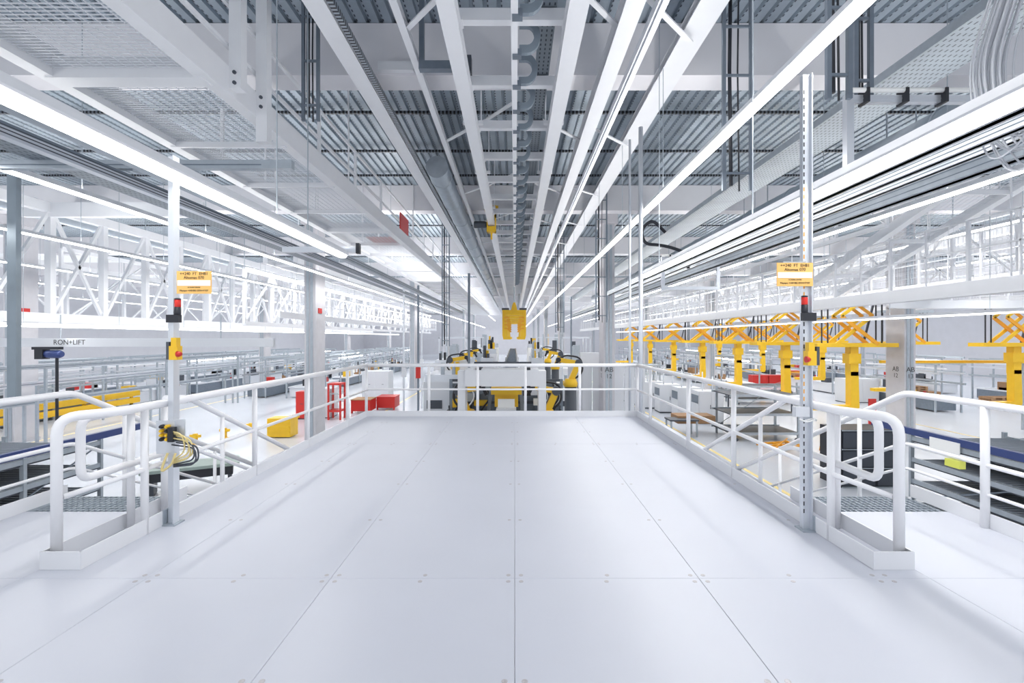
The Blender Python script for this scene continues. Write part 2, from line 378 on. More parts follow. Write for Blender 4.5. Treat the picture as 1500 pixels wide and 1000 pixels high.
# ================================================================== LUMINAIRES
def luminaire(x, z, y0, y1, label, group=None, wdt=.15, power=1.0, seg=24.0, top=None):
    t = thing('strip_light', label, 'light', (x, y0, z), group=group); L = y1-y0; w = wdt/2
    MB().prism([(-w*.6, .10), (w*.6, .10), (w, .02), (w, 0), (-w, 0), (-w, .02)], 0, L).build('housing', WHITE, t)
    MB().prism([(-w*.85, 0.002), (w*.85, .002), (w*.55, -.045), (-w*.55, -.045)], .02, L-.02).build('diffuser', LAMP, t)
    y = 0
    while y < L-.5:
        s = min(seg, L-y); la = bpy.data.lights.new('lamp', 'AREA'); la.shape = 'RECTANGLE'; la.size = wdt*.9; la.size_y = s
        la.energy = LIGHT_W*s*power; la.color = (1, .985, .96); la.spread = PI
        lo = bpy.data.objects.new('lamp', la); COL.objects.link(lo); lo.parent = t; lo.location = (0, y+s/2, -.06)
        lu = la.copy(); lu.energy = LIGHT_W*s*power*UP_FILL; uo = bpy.data.objects.new('ceiling_fill', lu); COL.objects.link(uo); uo.parent = t  # extra upward lamp, added so the ceiling gets brighter
        uo.location = (0, y+s/2, .13); uo.rotation_euler = (PI, 0, 0); y += s
    rods = {e: MB().bar((0, 0, .1), (0, 0, e-z), .012).mesh('suspension_rod', GALV) for e in ([top] if top else [8.9, 7.71])}; y = 1.0
    while y < min(L, 40):
        under_beam = (y0+y+.75) % 12 < .7
        link('suspension_rod', rods[top or (7.71 if under_beam else 8.9)], t, loc=(0, y, 0)); y += 4.0
    return t
luminaire(-3.0, 3.13, 1.2, 8.6, 'bright strip light hung over the railing with the connector board post', power=.55, wdt=.18, top=7.21)
luminaire(3.0, 3.13, 1.2, 11.4, 'bright strip light hung over the railing with the tall post', power=.55, wdt=.18)
luminaire(3.2, 4.78, 1.6, 146, 'long strip light running above the tall post toward the column lettered AB 12', wdt=.2, power=1.2, top=7.51)
luminaire(-8.8, 4.6, 5, 146, 'strip light between the mesh guard and the white truss', power=1.5)
luminaire(8.8, 4.6, 5, 146, 'strip light between the cable tray and the safety fence girder', power=1.5)
for i, x in enumerate((-15, -21.6, -28, -36)):
    luminaire(x, 4.9, 12, 110, 'ceiling strip light over the assembly line beyond the white truss', 'strip lights beyond the truss', power=2.0)
for i, x in enumerate((15.5, 22, 28, 36, 46)):
    luminaire(x, 5.3, 14, 110, 'ceiling strip light over the yellow lifting arms', 'strip lights over the lifting arms', power=2.0)
luminaire(14.5, 2.45, 14, 70, 'low strip light below the safety fence girder', power=.4)
luminaire(-16.5, 2.1, 15.5, 70, 'low strip light under the white truss bottom chord', power=.35)
luminaire(-5.8, 6.6, 22, 146, 'strip light added above the mesh guard to brighten the far hall', power=1.5)  # unseen strip, turned up to brighten the grey far centre

# ================================================================== OVERHEAD CONVEYOR
def ibeam(name, x, z, w, h, y0, y1, m, label, cat='rail', group=None, t=.03):
    b = MB().box(x-w/2, x+w/2, y0, y1, z, z+t).box(x-w/2, x+w/2, y0, y1, z+h-t, z+h).box(x-t/2, x+t/2, y0, y1, z+t, z+h-t)
    return tag(b.build(name, m), label, cat, group)
ibeam('conveyor_rail', -1.02, 6.6, .27, .32, 1, 140, WHITE, 'white overhead track rail carrying the yellow hoist')
ibeam('conveyor_rail', .95, 6.6, .30, .32, 1, 140, WHITE, 'white overhead track rail beside the perforated cable tray')
tag(MB().box(-.06, .05, 1, 140, 6.62, 6.74).build('power_rail', WHITE), 'narrow white power rail midway between the two track rails', 'rail')
tie = thing('cross_tie', 'white box tie between the two overhead track rails', 'beam', (0, 6.0, 6.93), group='cross ties of the overhead track')
MB().box(-1.2, 1.12, 0, .16, 0, .2).build('tie_beam', WHITE, tie)
for s in (-1.02, .95): MB().box(s-.16, s+.16, -.04, .2, -.02, .03).build('clamp_plate', WHITE, tie)
for k in range(1, 26): copy_tree(tie, loc=(0, 6.0+2.1*k, 6.93))
def cshape(r0=.16, r1=.30, n=10):
    p = [(math.cos(a)*r1*.75, math.sin(a)*r1) for a in [(-PI/2)+PI*i/n for i in range(n+1)]]
    q = [(math.cos(a)*r0*.75, math.sin(a)*r0) for a in [(PI/2)-PI*i/n for i in range(n+1)]]
    return [(-.14, -r1)] + p + [(-.14, r1), (-.14, r0)] + q + [(-.14, -r0)]
cbk = thing('cable_bracket', 'slate grey C-shaped bracket beside the power rail', 'bracket', (.22, 5.4, 6.95), group='C-shaped brackets on the power rail')
MB().prism(cshape(), 0, .09).build('bracket_arm', SLATE, cbk)
MB().cbox((-.18, .045, -.30), (.16, .14, .12)).cbox((-.18, .045, .30), (.16, .14, .1)).build('bracket_clamp', DGALV, cbk)
for k in range(1, 40): copy_tree(cbk, loc=(.22, 5.4+1.05*k, 6.95))
def tray(x0, x1, z, y0, y1, label, hgt=.1, m=None):
    t = thing('cable_tray', label, 'tray', ((x0+x1)/2, y0, z)); w = (x1-x0)/2; L = y1-y0
    MB().box(-w, w, 0, L, 0, .006).build('tray_bottom', m or TRAY, t)
    for s in (-1, 1): MB().box(s*w-.004, s*w+.004, 0, L, 0, hgt).build('tray_side', GALV, t)
    return t
tray(.42, .70, 7.15, 1, 120, 'perforated cable tray running beside the C-shaped brackets')
tray(6.6, 7.6, 6.3, 1, 60, 'wide perforated cable tray hung above the aluminium frame', .16)
tray(-8.0, -7.5, 4.635, 2, 60, 'cable tray running beside the wire mesh guard', .1)
ibeam('roof_girder', 1.95, 7.1, .32, .34, 2, 140, WHITE, 'white girder between the cable bracket track and the aluminium busbar', 'beam')
tag(MB().box(2.28, 2.44, 1, 120, 7.0, 7.16).box(2.32, 2.40, 1, 120, 6.95, 7.0).build('busbar_profile', ALU), 'aluminium busbar profile running along the overhead track', 'rail')
ibeam('roof_girder', 3.45, 7.5, .5, .21, 3, 140, WHITE, 'broad white girder above the long strip light', 'beam')
ibeam('roof_girder', -3.3, 7.2, .36, .36, 1, 140, WHITE, 'broad white girder next to the twin hanger posts', 'beam')
tag(MB().box(-3.08, -2.98, 1, 90, 7.2, 7.3).build('strut_channel', perforated('strut_holes', (.4, .45, .5), (.05, .05, .06), 5, .09, 1, .5)), 'grey slotted strut channel alongside the broad white girder', 'rail')
ibeam('roof_girder', -2.05, 7.35, .14, .16, 2, 120, WHITE, 'slim white rail between the broad girder and the hoist rail', 'beam', t=.02)
# diagonal braces in the plane of the track
br = thing('track_bracing', 'white flat diagonal braces between the overhead track and the girders', 'bracing')
for k in range(9):
    y = 7.9+5.2*k
    for (xa, xb, d) in ((-1.05, -2.0, 1.2), (1.0, 1.95, 1.2), (1.95, 3.4, 1.6), (-1.0, 0, -1.2), (.95, 0, -1.2)):
        MB().bar((xa, y, 7.34), (xb, y+d, 7.40), .10, .03).build('brace', WHITE, br)
# brackets from rails to the roof
hg = thing('rail_hanger', 'white clamp and rod holding the overhead track from the roof', 'hanger', (.95, 7.2, 6.9), group='rods holding the overhead track')
MB().box(-.24, .24, -.06, .06, 0, .07).build('clamp', WHITE, hg)
for s in (-1, 1): MB().tube([(s*.2, 0, .05), (s*.2, 0, 2.0)], .018, 8).build('rod', WHITE, hg)
for k in range(9):
    for x in (-1.02, .95):
        if k or x < 0: copy_tree(hg, loc=(x, 12.0 if k == 1 else 7.2+4.2*k, 6.9))
# yellow hoist on the track rail
h = thing('chain_hoist', 'small yellow hoist with dark motor clamped to the white track rail', 'hoist', (-.93, 21.6, 6.3))
for x in (-.29, .06): MB().box(x, x+.05, -.2, .2, 0, 1.15).build('trolley_plate', YEL, h)
MB().box(-.29, .11, -.2, .2, .615, .78).box(-.39, .21, -.15, .15, .95, 1.15).build('hoist_frame', YEL, h)
MB().lathe((-.565, 0, .35), [(.13, -.3), (.15, -.25), (.15, .2), (.1, .28)], 14, 'x').build('motor', DARK, h, True)
MB().box(-.29, .11, -.18, .18, .0, .25).tube([(-.09, 0, .02), (-.09, 0, -.3)], .04, 8).build('hook_block', YEL, h)
# yellow body carriers hanging in a row
cr = thing('body_carrier', 'yellow U-shaped carrier hanging in the conveyor row over the white lift beam', 'carrier', (-.05, 48, 1.5), group='yellow carriers hanging in the conveyor row')
MB().box(-1.15, 1.15, -.5, .5, 2.55, 2.85).box(-.9, .9, -.6, .6, 2.3, 2.55).build('top_frame', YEL, cr)
for s in (-1, 1):
    MB().prism([(s*1.15, 2.6), (s*.82, 2.6), (s*.72, 1.4), (s*.62, .3), (s*.35, .25), (s*.35, .0), (s*1.05, 0), (s*1.15, .4)], -.45, .45).build('side_arm', YEL, cr)
    for k in range(4): MB().box(s*.45, s*.95, -.55, -.45, 1.0+.35*k, 1.12+.35*k).build('rung', ORA, cr)
MB().box(-1.2, -.5, -.4, .4, 2.85, 3.05).box(.5, 1.2, -.4, .4, 2.85, 3.05).build('drive_unit', DARK, cr)
MB().prism([(-.3, 2.85), (.3, 2.85), (.2, 3.3), (.08, 3.6), (-.08, 3.6), (-.2, 3.3)], -.3, .3).build('trolley', YEL, cr)
MB().tube([(0, 0, 3.5), (0, 0, 5.14)], .06, 8).build('hanger_rod', GALV, cr)
for k in range(1, 6): copy_tree(cr, loc=(-.05, 48+6*k, 1.5))

# ------------------------------------------------------------------ wire mesh guard (gondola) under the side conveyor
def mesh_guard(x0, x1, z, y0, y1, label, heavy, step=2.75, pitch=.055, slope=0.0):
    t = thing('mesh_guard', label, 'guard', (0, 0, 0)); H = .44 if slope == 0 else .3
    def zz(y): return z+slope*(y-y0)
    for x in (x0, x1): MB().bar((x, y0, zz(y0)+H/2), (x, y1, zz(y1)+H/2), .24, H).build('edge_beam', WHITE, t)
    y = y0+step*.3; k = 0
    while y < min(y1, 60):
        big = any(abs(y-hv) < step/2 for hv in heavy)
        MB().box(x0, x1, y, y+(.3 if big else .07), zz(y)-.02, zz(y)+(.30 if big else .10)).build('cross_beam', WHITE, t); y += step
    for q in range(int((y1-y0)/9)):
        for x in (x0, x1): MB().bar((x, y0+4+9*q, zz(y0+4+9*q)+.3), (x, y0+4+9*q, 8.9), .04).build('hanger_rod', WHITE, t)
    m = MB(); y = y0
    while y < min(y1, 36):
        m.bar((x0, y, zz(y)+.12), (x1, y, zz(y)+.12), .011); y += pitch*(1.3 if y < 14 else 2.2)
    n = int((x1-x0)/.16)
    for i in range(1, n):
        x = x0+(x1-x0)*i/n; m.bar((x, y0, zz(y0)+.128), (x, min(y1, 36), zz(min(y1, 36))+.128), .010)
    m.build('wire_mesh', mat('mesh_wire', (.80, .82, .86), .4), t, kind='stuff')
    if y1 > 36: MB().bar(((x0+x1)/2, 36, zz(36)+.12), ((x0+x1)/2, y1, zz(y1)+.12), x1-x0-.1, .006).build('sheet_floor', WHITE, t)
    return t
mg = mesh_guard(-7.2, -4.8, 5.7, 1.2, 90, 'long white framed wire mesh guard hung under the side conveyor', (8.75, 19.7, 30.7, 41.7))
for x in (-7.1, -4.75):
    for y in (3.5, 6.2, 11.9, 14.6, 17.4, 22.9, 25.6, 28.4, 31, 36, 41, 46, 51):
        MB().box(x-.035, x+.035, y, y+.07, 6.0, 7.25).build('upright', WHITE, mg)
for z in (6.5, 7.2): MB().box(-4.79, -4.73, 1.2, 80, z, z+.06).build('side_rail', WHITE, mg)
tw = thing('hanger_post', 'pair of thick white hanger posts bolted to the mesh guard', 'post', (-4.62, 8.9, 5.25))
for y, z0 in ((-.84, .54), (0, 0)):
    p = MB().box(-.07, .13, y, y+.18, z0, 3.65).build('square_tube', WHITE, tw)
    for z in (.62, .79): MB().lathe((.03, y-.01, z), [(.03, -.02), (.03, .012)], 8, 'y').build('bolt', DARK, p)
rs = thing('warning_panel', 'red panel fixed to the side of the wire mesh guard', 'panel', (-4.75, 20.2, 6.1))
MB().box(.015, .06, 0, 1.5, .035, .75).build('plate', RED, rs); MB().box(-1.4, -.165, .1, 1.4, -.267, -.25).build('floor_plate', mat('pale_red', (.75, .35, .33), .5), rs)
# sloping guard and long fence girder over the lifting arms
mesh_guard(12.4, 14.2, 6.9, 10.4, 21.5, 'white wire mesh guard sloping down toward the fence girder', (11,), slope=-.31, pitch=.12)
mesh_guard(22.5, 24.5, 6.4, 16, 70, 'white wire mesh guard behind the sloping guard', (20, 40), pitch=.3)
mesh_guard(-13.2, -11.6, 5.6, 26, 80, 'white wire mesh guard beyond the concrete column', (30, 50), pitch=.3)
def fence_girder(x, z, y0, y1, label, axis='y', ph=2.0, step=1.35):
    t = thing('fence_girder', label, 'girder'); L = y1-y0
    def P(a, dx, zz): return (x+dx, a, zz) if axis == 'y' else (a, x+dx, zz)
    MB().bar(P(y0, 0, z+.2), P(y1, 0, z+.2), .16, .4).build('girder_beam', WHITE, t)
    MB().bar(P(y0, -.1, z+.02), P(y1, -.1, z+.02), .3, .03).build('bottom_flange', WHITE, t)
    a = y0+.3; k = 0
    while a < y1:
        MB().bar(P(a, 0, z+.3), P(a, 0, z+ph), .08 if k % 2 == 0 else .04).build('fence_post', WHITE, t); a += step; k += 1
    for q in range(int(L/8)): MB().bar(P(y0+2+8*q, .12, z+.3), P(y0+2+8*q, .12, 8.9), .03).build('hanger_rod', WHITE, t)
    for zz in (z+ph, z+ph*.62): MB().bar(P(y0, 0, zz), P(y1, 0, zz), .04).build('fence_rail', WHITE, t)
    m = MB(); a = y0
    while a < min(y1, y0+26): m.bar(P(a, 0, z+.45), P(a, 0, z+ph), .006); a += .15
    for k in range(7): m.bar(P(y0, 0, z+.5+.2*k), P(min(y1, y0+26), 0, z+.5+.2*k), .006)
    m.build('fence_wire', mat('mesh_wire', (.8, .82, .86), .4), t, kind='stuff')
    return t
fence_girder(12, 2.78, 10, 90, 'long white girder with safety fence running past the column lettered AB 13')
fence_girder(16.8, 3.5, 12, 90, 'second white fenced girder above the yellow lifting arms')
fence_girder(23.2, 3.05, 17.6, 25.6, 'white fenced girder crossing in front of the column lettered AB 13', axis='x', ph=.98)
fence_girder(26.2, 3.5, 24, 100, 'white fenced girder far over the pallets', ph=2.2, step=2)
fence_girder(-14.4, 2.9, 30, 90, 'white fenced girder beyond the concrete column with the red plate', ph=1.8)
# ------------------------------------------------------------------ suspended white trusses
def truss(x, z0, z1, y0, y1, step, label, w=.16, axis='y'):
    t = thing('truss', label, 'truss')
    def P(a, zz): return (x, a, zz) if axis == 'y' else (a, x, zz)
    for zz in (z0, z1): MB().bar(P(y0, zz), P(y1, zz), w*1.3, w*1.5).build('chord', WHITE, t)
    n = int((y1-y0)/step)
    for i in range(n+1):
        a = y0+i*step; MB().bar(P(a, z0), P(a, z1), w).build('vertical', WHITE, t)
        if i < n:
            MB().bar(P(a, z0), P(a+step, z1), w*.5).build('diagonal', WHITE, t)
            if i % 3 == 0 and a < 70: MB().bar(P(a, z1), P(a, 8.9), .03).build('hanger_rod', GALV, t)
            if i % 2: MB().bar(P(a, z1), P(a+step, z0), w*.5).build('diagonal', WHITE, t)
    return t
truss(-18, 2.45, 6.7, 16.6, 62, 2.45, 'big white cross-braced truss beside the grey slotted upright', .24)
truss(-24, 2.5, 6.4, 26, 80, 6, 'white cross-braced truss behind the big one', .14)
truss(-15.4, 2.5, 5.6, 28, 90, 3.2, 'white cross-braced truss beyond the concrete column with the red plate', .16)
truss(-31, 2.6, 6.6, 24, 100, 5, 'white cross-braced truss in front of the grey wall', .2)
truss(20.5, 4.2, 6.9, 14, 80, 3, 'white braced truss above the crossing fenced girder', .14)
truss(26, 4.4, 7.2, 16, 90, 4, 'white braced truss over the pallets', .16)
truss(10.6, 4.9, 6.6, 14, 90, 2.2, 'light white lattice truss beside the round duct', .08)
tb = tag(MB().box(-19, -12, 18.9, 19.15, 6.35, 6.9).build('cross_beam', WHITE), 'white crossbeam on top of the big cross-braced truss', 'beam')
# round ducts
def duct(x, z, r, y0, y1, label):
    t = thing('air_duct', label, 'duct', (x, y0, z))
    MB().lathe((0, 0, 0), [(r, 0), (r, y1-y0)], 24, 'y').build('pipe', GALV, t, True)
    for k in range(int((y1-y0)/9)): MB().bar((0, 2+9*k, r), (0, 2+9*k, 8.9-z), .02).build('hanger_rod', GALV, t)
    for k in range(int((y1-y0)/3)): MB().lathe((0, 1+3*k, 0), [(r+.01, 0), (r+.03, .02), (r+.03, .06), (r+.01, .08)], 24, 'y').build('collar', GALV, t, True)
duct(-2.54, 7.25, .36, 16, 60, 'round galvanised duct under the roof near the hoist')
duct(9.8, 6.4, .5, 10, 60, 'round galvanised duct beside the wide cable tray')
duct(-20.6, 7.25, .4, 14, 60, 'round galvanised duct above the big truss')
# vertical cable ladders hanging from the roof
def ladder(x, y, z0, z1, w, label, cable=True):
    t = thing('cable_ladder', label, 'ladder', (x, y, z0)); H = z1-z0
    for s in (-1, 1): MB().box(s*w/2-.03, s*w/2+.03, -.03, .03, 0, H).build('stile', DGALV, t)
    z = .3
    while z < H: MB().box(-w/2, w/2, -.02, .02, z, z+.04).build('rung', DGALV, t); z += .9
    if cable: MB().tube([(-w*.2, .04, .1), (-w*.25, .05, H/2), (-w*.2, .04, H)], .035, 8).tube([(w*.1, .04, 0), (w*.05, .05, H/2), (w*.1, .04, H)], .015, 6).build('cable', BLACK, t, True)
ladder(4.1, 9.05, 4.4, 8.9, .5, 'dark vertical cable ladder beside the wide cable tray')
ladder(4.35, 6.6, 4.9, 8.9, .28, 'dark cable ladder dropping onto the wide cable tray')
ladder(5.05, 7.13, 5.1, 8.9, .22, 'narrow dark cable ladder dropping behind the aluminium frame')
ladder(-4.15, 10.0, 6.1, 8.88, .3, 'dark cable ladder behind the twin hanger posts')
ladder(4.05, 23, 2.4, 8.9, .5, 'cable ladder with black cables beside the column lettered AB 12')
ladder(2.75, 30, 2, 8.9, .5, 'cable ladder far behind the column lettered AB 12')
ladder(-3.9, 27.8, 1.2, 8.88, .4, 'cable ladder hanging beside the end of the mesh guard', True)
# dark hooks and box under the near roof beam
bx = thing('roof_bracket', 'dark steel L-shaped bracket below the roof beam', 'bracket', (-1.9, 10.05, 7.3))
MB().box(-.05, .05, -.05, .05, 0, 1.6).box(-.05, 1.0, -.08, .08, -.15, .02).build('bracket_arm', DGALV, bx); MB().box(.9, 1.02, -.1, .1, -.2, .12).build('end_plate', DARK, bx)
tag(MB().box(-3.1, -2.3, 11.12, 11.26, 7.75, 7.95).build('wall_lamp', WHITE), 'small white lamp box mounted on the near roof beam', 'lamp')
# ------------------------------------------------------------------ aluminium profile frame with rails, next to the bright light
af = thing('aluminium_gantry', 'rectangular aluminium profile frame hung beside the coiled cables', 'frame', (4.75, 7.0, 4.1))
for x in (0, 1.75): MB().box(x-.05, x+.05, -.05, .05, 0, 1.05).build('upright', ALU, af)
for z in (.06, .98): MB().box(.05, 1.7, -.045, .045, z-.05, z+.05).box(.05, 1.7, -.05, -.045, z-.012, z+.012).build('crossbar', ALU, af)
MB().tube([(-.05, -.08, 1.08), (.5, -.08, 1.08), (1.7, -.08, 1.08)], .035, 8).build('conduit', SIGNW, af, True)
for x in (.2, .75, 1.3): MB().box(x-.02, x+.02, -.13, .06, .9, 1.1).build('cable_tie', BLACK, af)
copy_tree(af, loc=(4.7, 15.6, 3.2), label='aluminium profile frame hung past the far end of the bright strip light')
for i, (x, z, w_, m) in enumerate(((4.3, 3.62, .16, ALU), (4.9, 3.72, .12, ALU), (5.5, 3.85, .10, ALU), (6.2, 3.885, .22, GALV), (7.2, 4.3, .14, ALU))):
    t = thing('guide_rail', 'grooved aluminium guide rail, %s outward from the bright strip light by the tall post' % ORD[i], 'rail', (x, 2.5, z)); L_ = 20 if i < 2 else 50
    MB().box(-w_/2, w_/2, 0, L_, 0, w_).build('profile', m, t)
    for dz in (.3, .68): MB().box(-w_/2-.003, -w_/2, 0, L_, w_*dz, w_*dz+.014).box(-w_*.2, w_*.2, 0, L_, -.003, 0).build('groove', DGALV, t)
for i, (x, z, w_, m) in enumerate(((-5.0, 3.95, .18, GALV), (-5.9, 4.0, .12, ALU), (-6.6, 4.3, .16, DGALV))):
    t = thing('guide_rail', 'grey guide rail, %s outward from the strip light by the connector board post' % ORD[i], 'rail', (x, 1.5, z))
    MB().box(-w_/2, w_/2, 0, 45, 0, w_).build('profile', m, t)
    for dz in (.3, .68): MB().box(w_/2, w_/2+.003, 0, 45, w_*dz, w_*dz+.014).build('groove', DARK, t)
cbm = thing('profile_crossbar', 'grey aluminium crossbar under the strip lights beside the big truss', 'beam', (-8.6, 8.2, 4.5))
MB().box(0, 4.9, -.06, .06, 0, .14).build('profile', GALV, cbm); MB().box(0, 4.4, -.064, -.06, .05, .07).build('groove', DGALV, cbm); MB().box(2.3, 2.45, -.09, .09, -.06, .3).build('joint_plate', GALV, cbm)
sb = thing('light_bracket', 'grey bracket at the far end of the strip light', 'bracket', (-3.5, 8.7, 3.2)); MB().box(-.6, .75, -.04, .04, 0, .1).build('arm', ALU, sb); MB().box(.7, .76, -.05, .05, -.02, .16).build('end_cap', BLACK, sb)
for z in (0,): MB().box(-.17, -.155, -.008, .008, .1, 5.7).build('drop_rod', GALV, sb)
# coil of grey cables
cc = thing('cable_coil', 'big hanging coil of pale grey cables beside the bright strip light', 'cable')
rr = random.Random(3)
for k in range(34):
    x0 = 5.2+rr.uniform(-.17, .17); y0 = 5.0+rr.uniform(-.12, .12); bot = 3.35+rr.uniform(0, .65); q = rr.uniform(.32, .55)
    MB().tube(bend([(6.75+rr.uniform(-.06, .3), y0+.1, 6.33+rr.uniform(.01, .12)), (6.6, y0+.1, 6.62), (x0+.3, y0+q*.9, 5.75), (x0, y0+q, 4.7), (x0, y0+q*.8, (bot+4.4)/2), (x0, y0+.1, bot), (x0, y0-q*.7, bot+.15), (x0, y0-q, bot+1.0), (x0+.2, y0-q*.7, 5.6), (6.6, y0-.1, 6.62), (6.8, y0-.1, 6.35)], .3, 6), .0095, 6, False).build('cable', CABLE, cc, True)
bc = thing('cable_loop', 'black flexible cable looping beside the far aluminium frame', 'cable')
MB().tube(bend([(4.6, 15, 4.9), (4.2, 15, 5.3), (3.85, 15, 5.0), (3.95, 15, 4.55), (4.6, 15, 4.5), (5.2, 15, 4.3), (5.3, 15, 3.8)], .35, 6), .05, 8).build('hose', BLACK, bc, True)
# slotted upright and thin pendants beside the big truss
u = tag(MB().box(-13.95, -13.7, 13.5, 13.65, -.1, 6.4).build('slotted_upright', perforated('slot_post', (.34, .40, .45), (.08, .09, .1), 5, 5, .5, .5)), 'tall grey slotted upright beside the big cross-braced truss', 'post')

# ================================================================== FLOOR LEVEL: roller racks beside the stairs
def roller_rack(x0, x1, y0, y1, label, blue, levels=(-1.15, -1.75, -2.35, -2.95)):
    t = thing('roller_rack', label, 'rack', (0, 0, 0)); n = int((y1-y0)/.17)
    for z in levels:
        m = MB()
        for k in range(n): m.tube([(x0+.05, y0+.06+.17*k, z), (x1-.05, y0+.06+.17*k, z)], .04, 6)
        m.build('roller_bed', mat('roller_steel', (.24, .27, .31), .35, .5), t, True, kind='stuff'); MB().box(x0+.03, x1-.03, y0, y1, z-.12, z-.09).build('gap_shade', DARK, t)  # dark sheet below the rollers stands in for shade in the gaps
        for x in (x0, (x0+x1)/2, x1): MB().box(x-.03, x+.03, y0, y1, z-.07, z+.05).build('side_rail', GALV, t)
    for x in (x0, (x0+x1)/2, x1):
        for y in (y0, (y0+y1)/2, y1): MB().box(x-.05, x+.05, y-.04, y+.04, FLOOR, levels[0]+.15).build('upright', GALV, t)
    MB().bar((x0, y0, -1.2), (x0, y1, -2.9), .03).bar((x1, y0, -2.9), (x1, y1, -1.2), .03).build('brace', DGALV, t)
    xb = x1 if blue > 0 else x0
    MB().box(xb-.06, xb+.06, y0+.3, y1+1.5, -1.06, -.88).build('edge_beam', NAVY, t)
    return t
roller_rack(-16.5, -11.3, 9.2, 13.4, 'grey rack of dark rollers with a blue edge beam beside the yellow guard rails', 1)
roller_rack(11.3, 16.6, 9.6, 14.0, 'grey rack of dark rollers with a blue edge beam next to the black bin rack', -1)
pl = thing('label_plate', 'white paper label clipped on the blue beam of the roller rack', 'label', (11.24, 12.4, -1.0)); MB().box(-.02, 0, 0, .9, -.28, .02).build('sheet', SIGNW, pl)
yt = tag(MB().box(OR-.07, OR-.01, 4.62, 4.78, .46, .53).build('tape_tag', mat('lime_tape', (.70, .72, .12), .5)), 'lime yellow tag on the stair railing rail by the black bin rack', 'tag')
# black bin rack
bb = thing('bin_rack', 'black rack of square open bins beside the stairs', 'rack', (11.3, 17.0, FLOOR))
MB().box(0, 1.8, 0, 1.2, 0, 2.0).build('carcass', BLACK, bb)
for i in range(3):
    for j in range(3): MB().box(.05+.6*i, .55+.6*i, -.03, 0, .08+.65*j, .62+.65*j).build('bin_front', DARK, bb)
for z in (.03, .68, 1.33, 1.98): MB().box(0, 1.8, -.05, -.02, z-.02, z+.015).build('shelf_edge', GALV, bb)
# orange dollies
def dolly(x, y, rz, label):
    t = thing('transport_dolly', label, 'dolly', (x, y, FLOOR), rz)
    for yy in (-.5, 0, .5): MB().box(-.9, .9, yy-.04, yy+.04, .24, .32).build('long_bar', ORA, t)
    for xx in (-.86, 0, .86): MB().box(xx-.04, xx+.04, -.54, .54, .22, .30).build('cross_bar', ORA, t)
    MB().bar((-.86, -.5, .3), (.86, .5, .42), .05).bar((-.86, .5, .42), (-.86, .5, .3), .06).build('tow_bar', ORA, t)
    for sx in (-.75, .75):
        for sy in (-.45, .45): MB().lathe((sx, sy, .1), [(.1, -.03), (.1, .03)], 12, 'y').box(sx-.03, sx+.03, sy-.05, sy+.05, .1, .24).build('castor', DARK, t)
dolly(12.2, 22.5, .3, 'orange tube transport dolly in front of the dark shelf rack'); dolly(14.4, 21.3, .2, 'orange tube transport dolly behind the black bin rack'); dolly(13.9, 19.8, .1, 'orange tube transport dolly pushed against the black bin rack')
# dark shelf rack
def shelf_rack(x, y, w_, d, hh, label, tiers=3, m=DARK):
    t = thing('shelf_rack', label, 'rack', (x, y, FLOOR))
    for sx in (0, w_):
        for sy in (0, d): MB().box(sx-.05, sx+.05, sy-.05, sy+.05, 0, hh).build('upright', GALV, t)
    for k in range(tiers):
        z = .35+(hh-.7)*k/max(1, tiers-1)
        MB().box(-.15, w_+.15, -.05, d+.05, z, z+.05).build('shelf', m, t); MB().box(-.25, w_+.25, -.07, -.03, z-.02, z+.10).box(-.25, w_+.25, d+.03, d+.07, z-.02, z+.10).build('shelf_edge', GALV, t)
    MB().bar((0, d, .4), (w_, d, hh-.1), .03).build('brace', GALV, t)
    for sx in (.1, w_-.1): MB().lathe((sx, 0, .08), [(.08, -.03), (.08, .03)], 12, 'y').build('castor', DARK, t)
    return t
shelf_rack(11.0, 24.6, 3.2, 2.2, 2.6, 'wheeled rack with three dark grey shelves behind the orange dolly', 3)
shelf_rack(17.2, 38, 4.6, 2.0, 1.7, 'low rack with dark shelves under the yellow lifting arms', 3)
shelf_rack(8.0, 44, 5, 2, 3.0, 'open grey shelf rack behind the row of grey cabinets', 4, GALV)
hp = thing('barrier_frame', 'dark tubular barrier frame behind the wheeled dark shelf rack', 'barrier', (14.6, 33.6, FLOOR)); MB().tube(bend([(0, 0, 0), (0, 0, 1.6), (4.0, -.6, 1.6), (4.0, -.6, 0)], .15), .06, 8).build('tube_frame', DARK, hp, True)
# wooden table
wt = thing('work_table', 'wooden work table with dark top beside the wheeled shelf rack', 'table', (8.1, 25.6, FLOOR))
MB().box(0, 1.5, 0, 1.0, .82, .9).build('table_top', DARK, wt); MB().box(.6, 2.6, .6, 1.8, .6, 1.0).build('wooden_crate', WOOD, wt)
for sx in (.08, 1.42):
    for sy in (.08, .92): MB().box(sx-.04, sx+.04, sy-.04, sy+.04, 0, .82).build('leg', GALV, wt)
# grey cabinets row
for i in range(6):
    c = thing('control_cabinet', 'light grey control cabinet, %s from the end of its row past the corner pipes' % ORD[i], 'cabinet', (8.3+.55*i, 40-2.1*i, FLOOR))
    MB().box(0, 1.5, 0, 1.3, .1, 1.95).build('body', PALE, c); MB().box(.03, .73, -.02, 0, .15, 1.9).box(.77, 1.47, -.02, 0, .15, 1.9).build('door', PALE, c)
    MB().box(-.02, 0, .1, 1.2, 1.2, 1.7).build('vent_panel', DGALV, c); MB().box(.02, 1.48, .02, 1.28, 0, .1).build('plinth', DARK, c); MB().box(.68, .71, -.04, -.02, .9, 1.15).build('handle', BLACK, c)
    MB().tube([(.4, .5, 1.95), (.4, .5, 3.1)], .04, 8).tube([(1.1, .7, 1.95), (1.1, .7, 2.8)], .04, 8).build('riser_pipe', ALU, c, True)
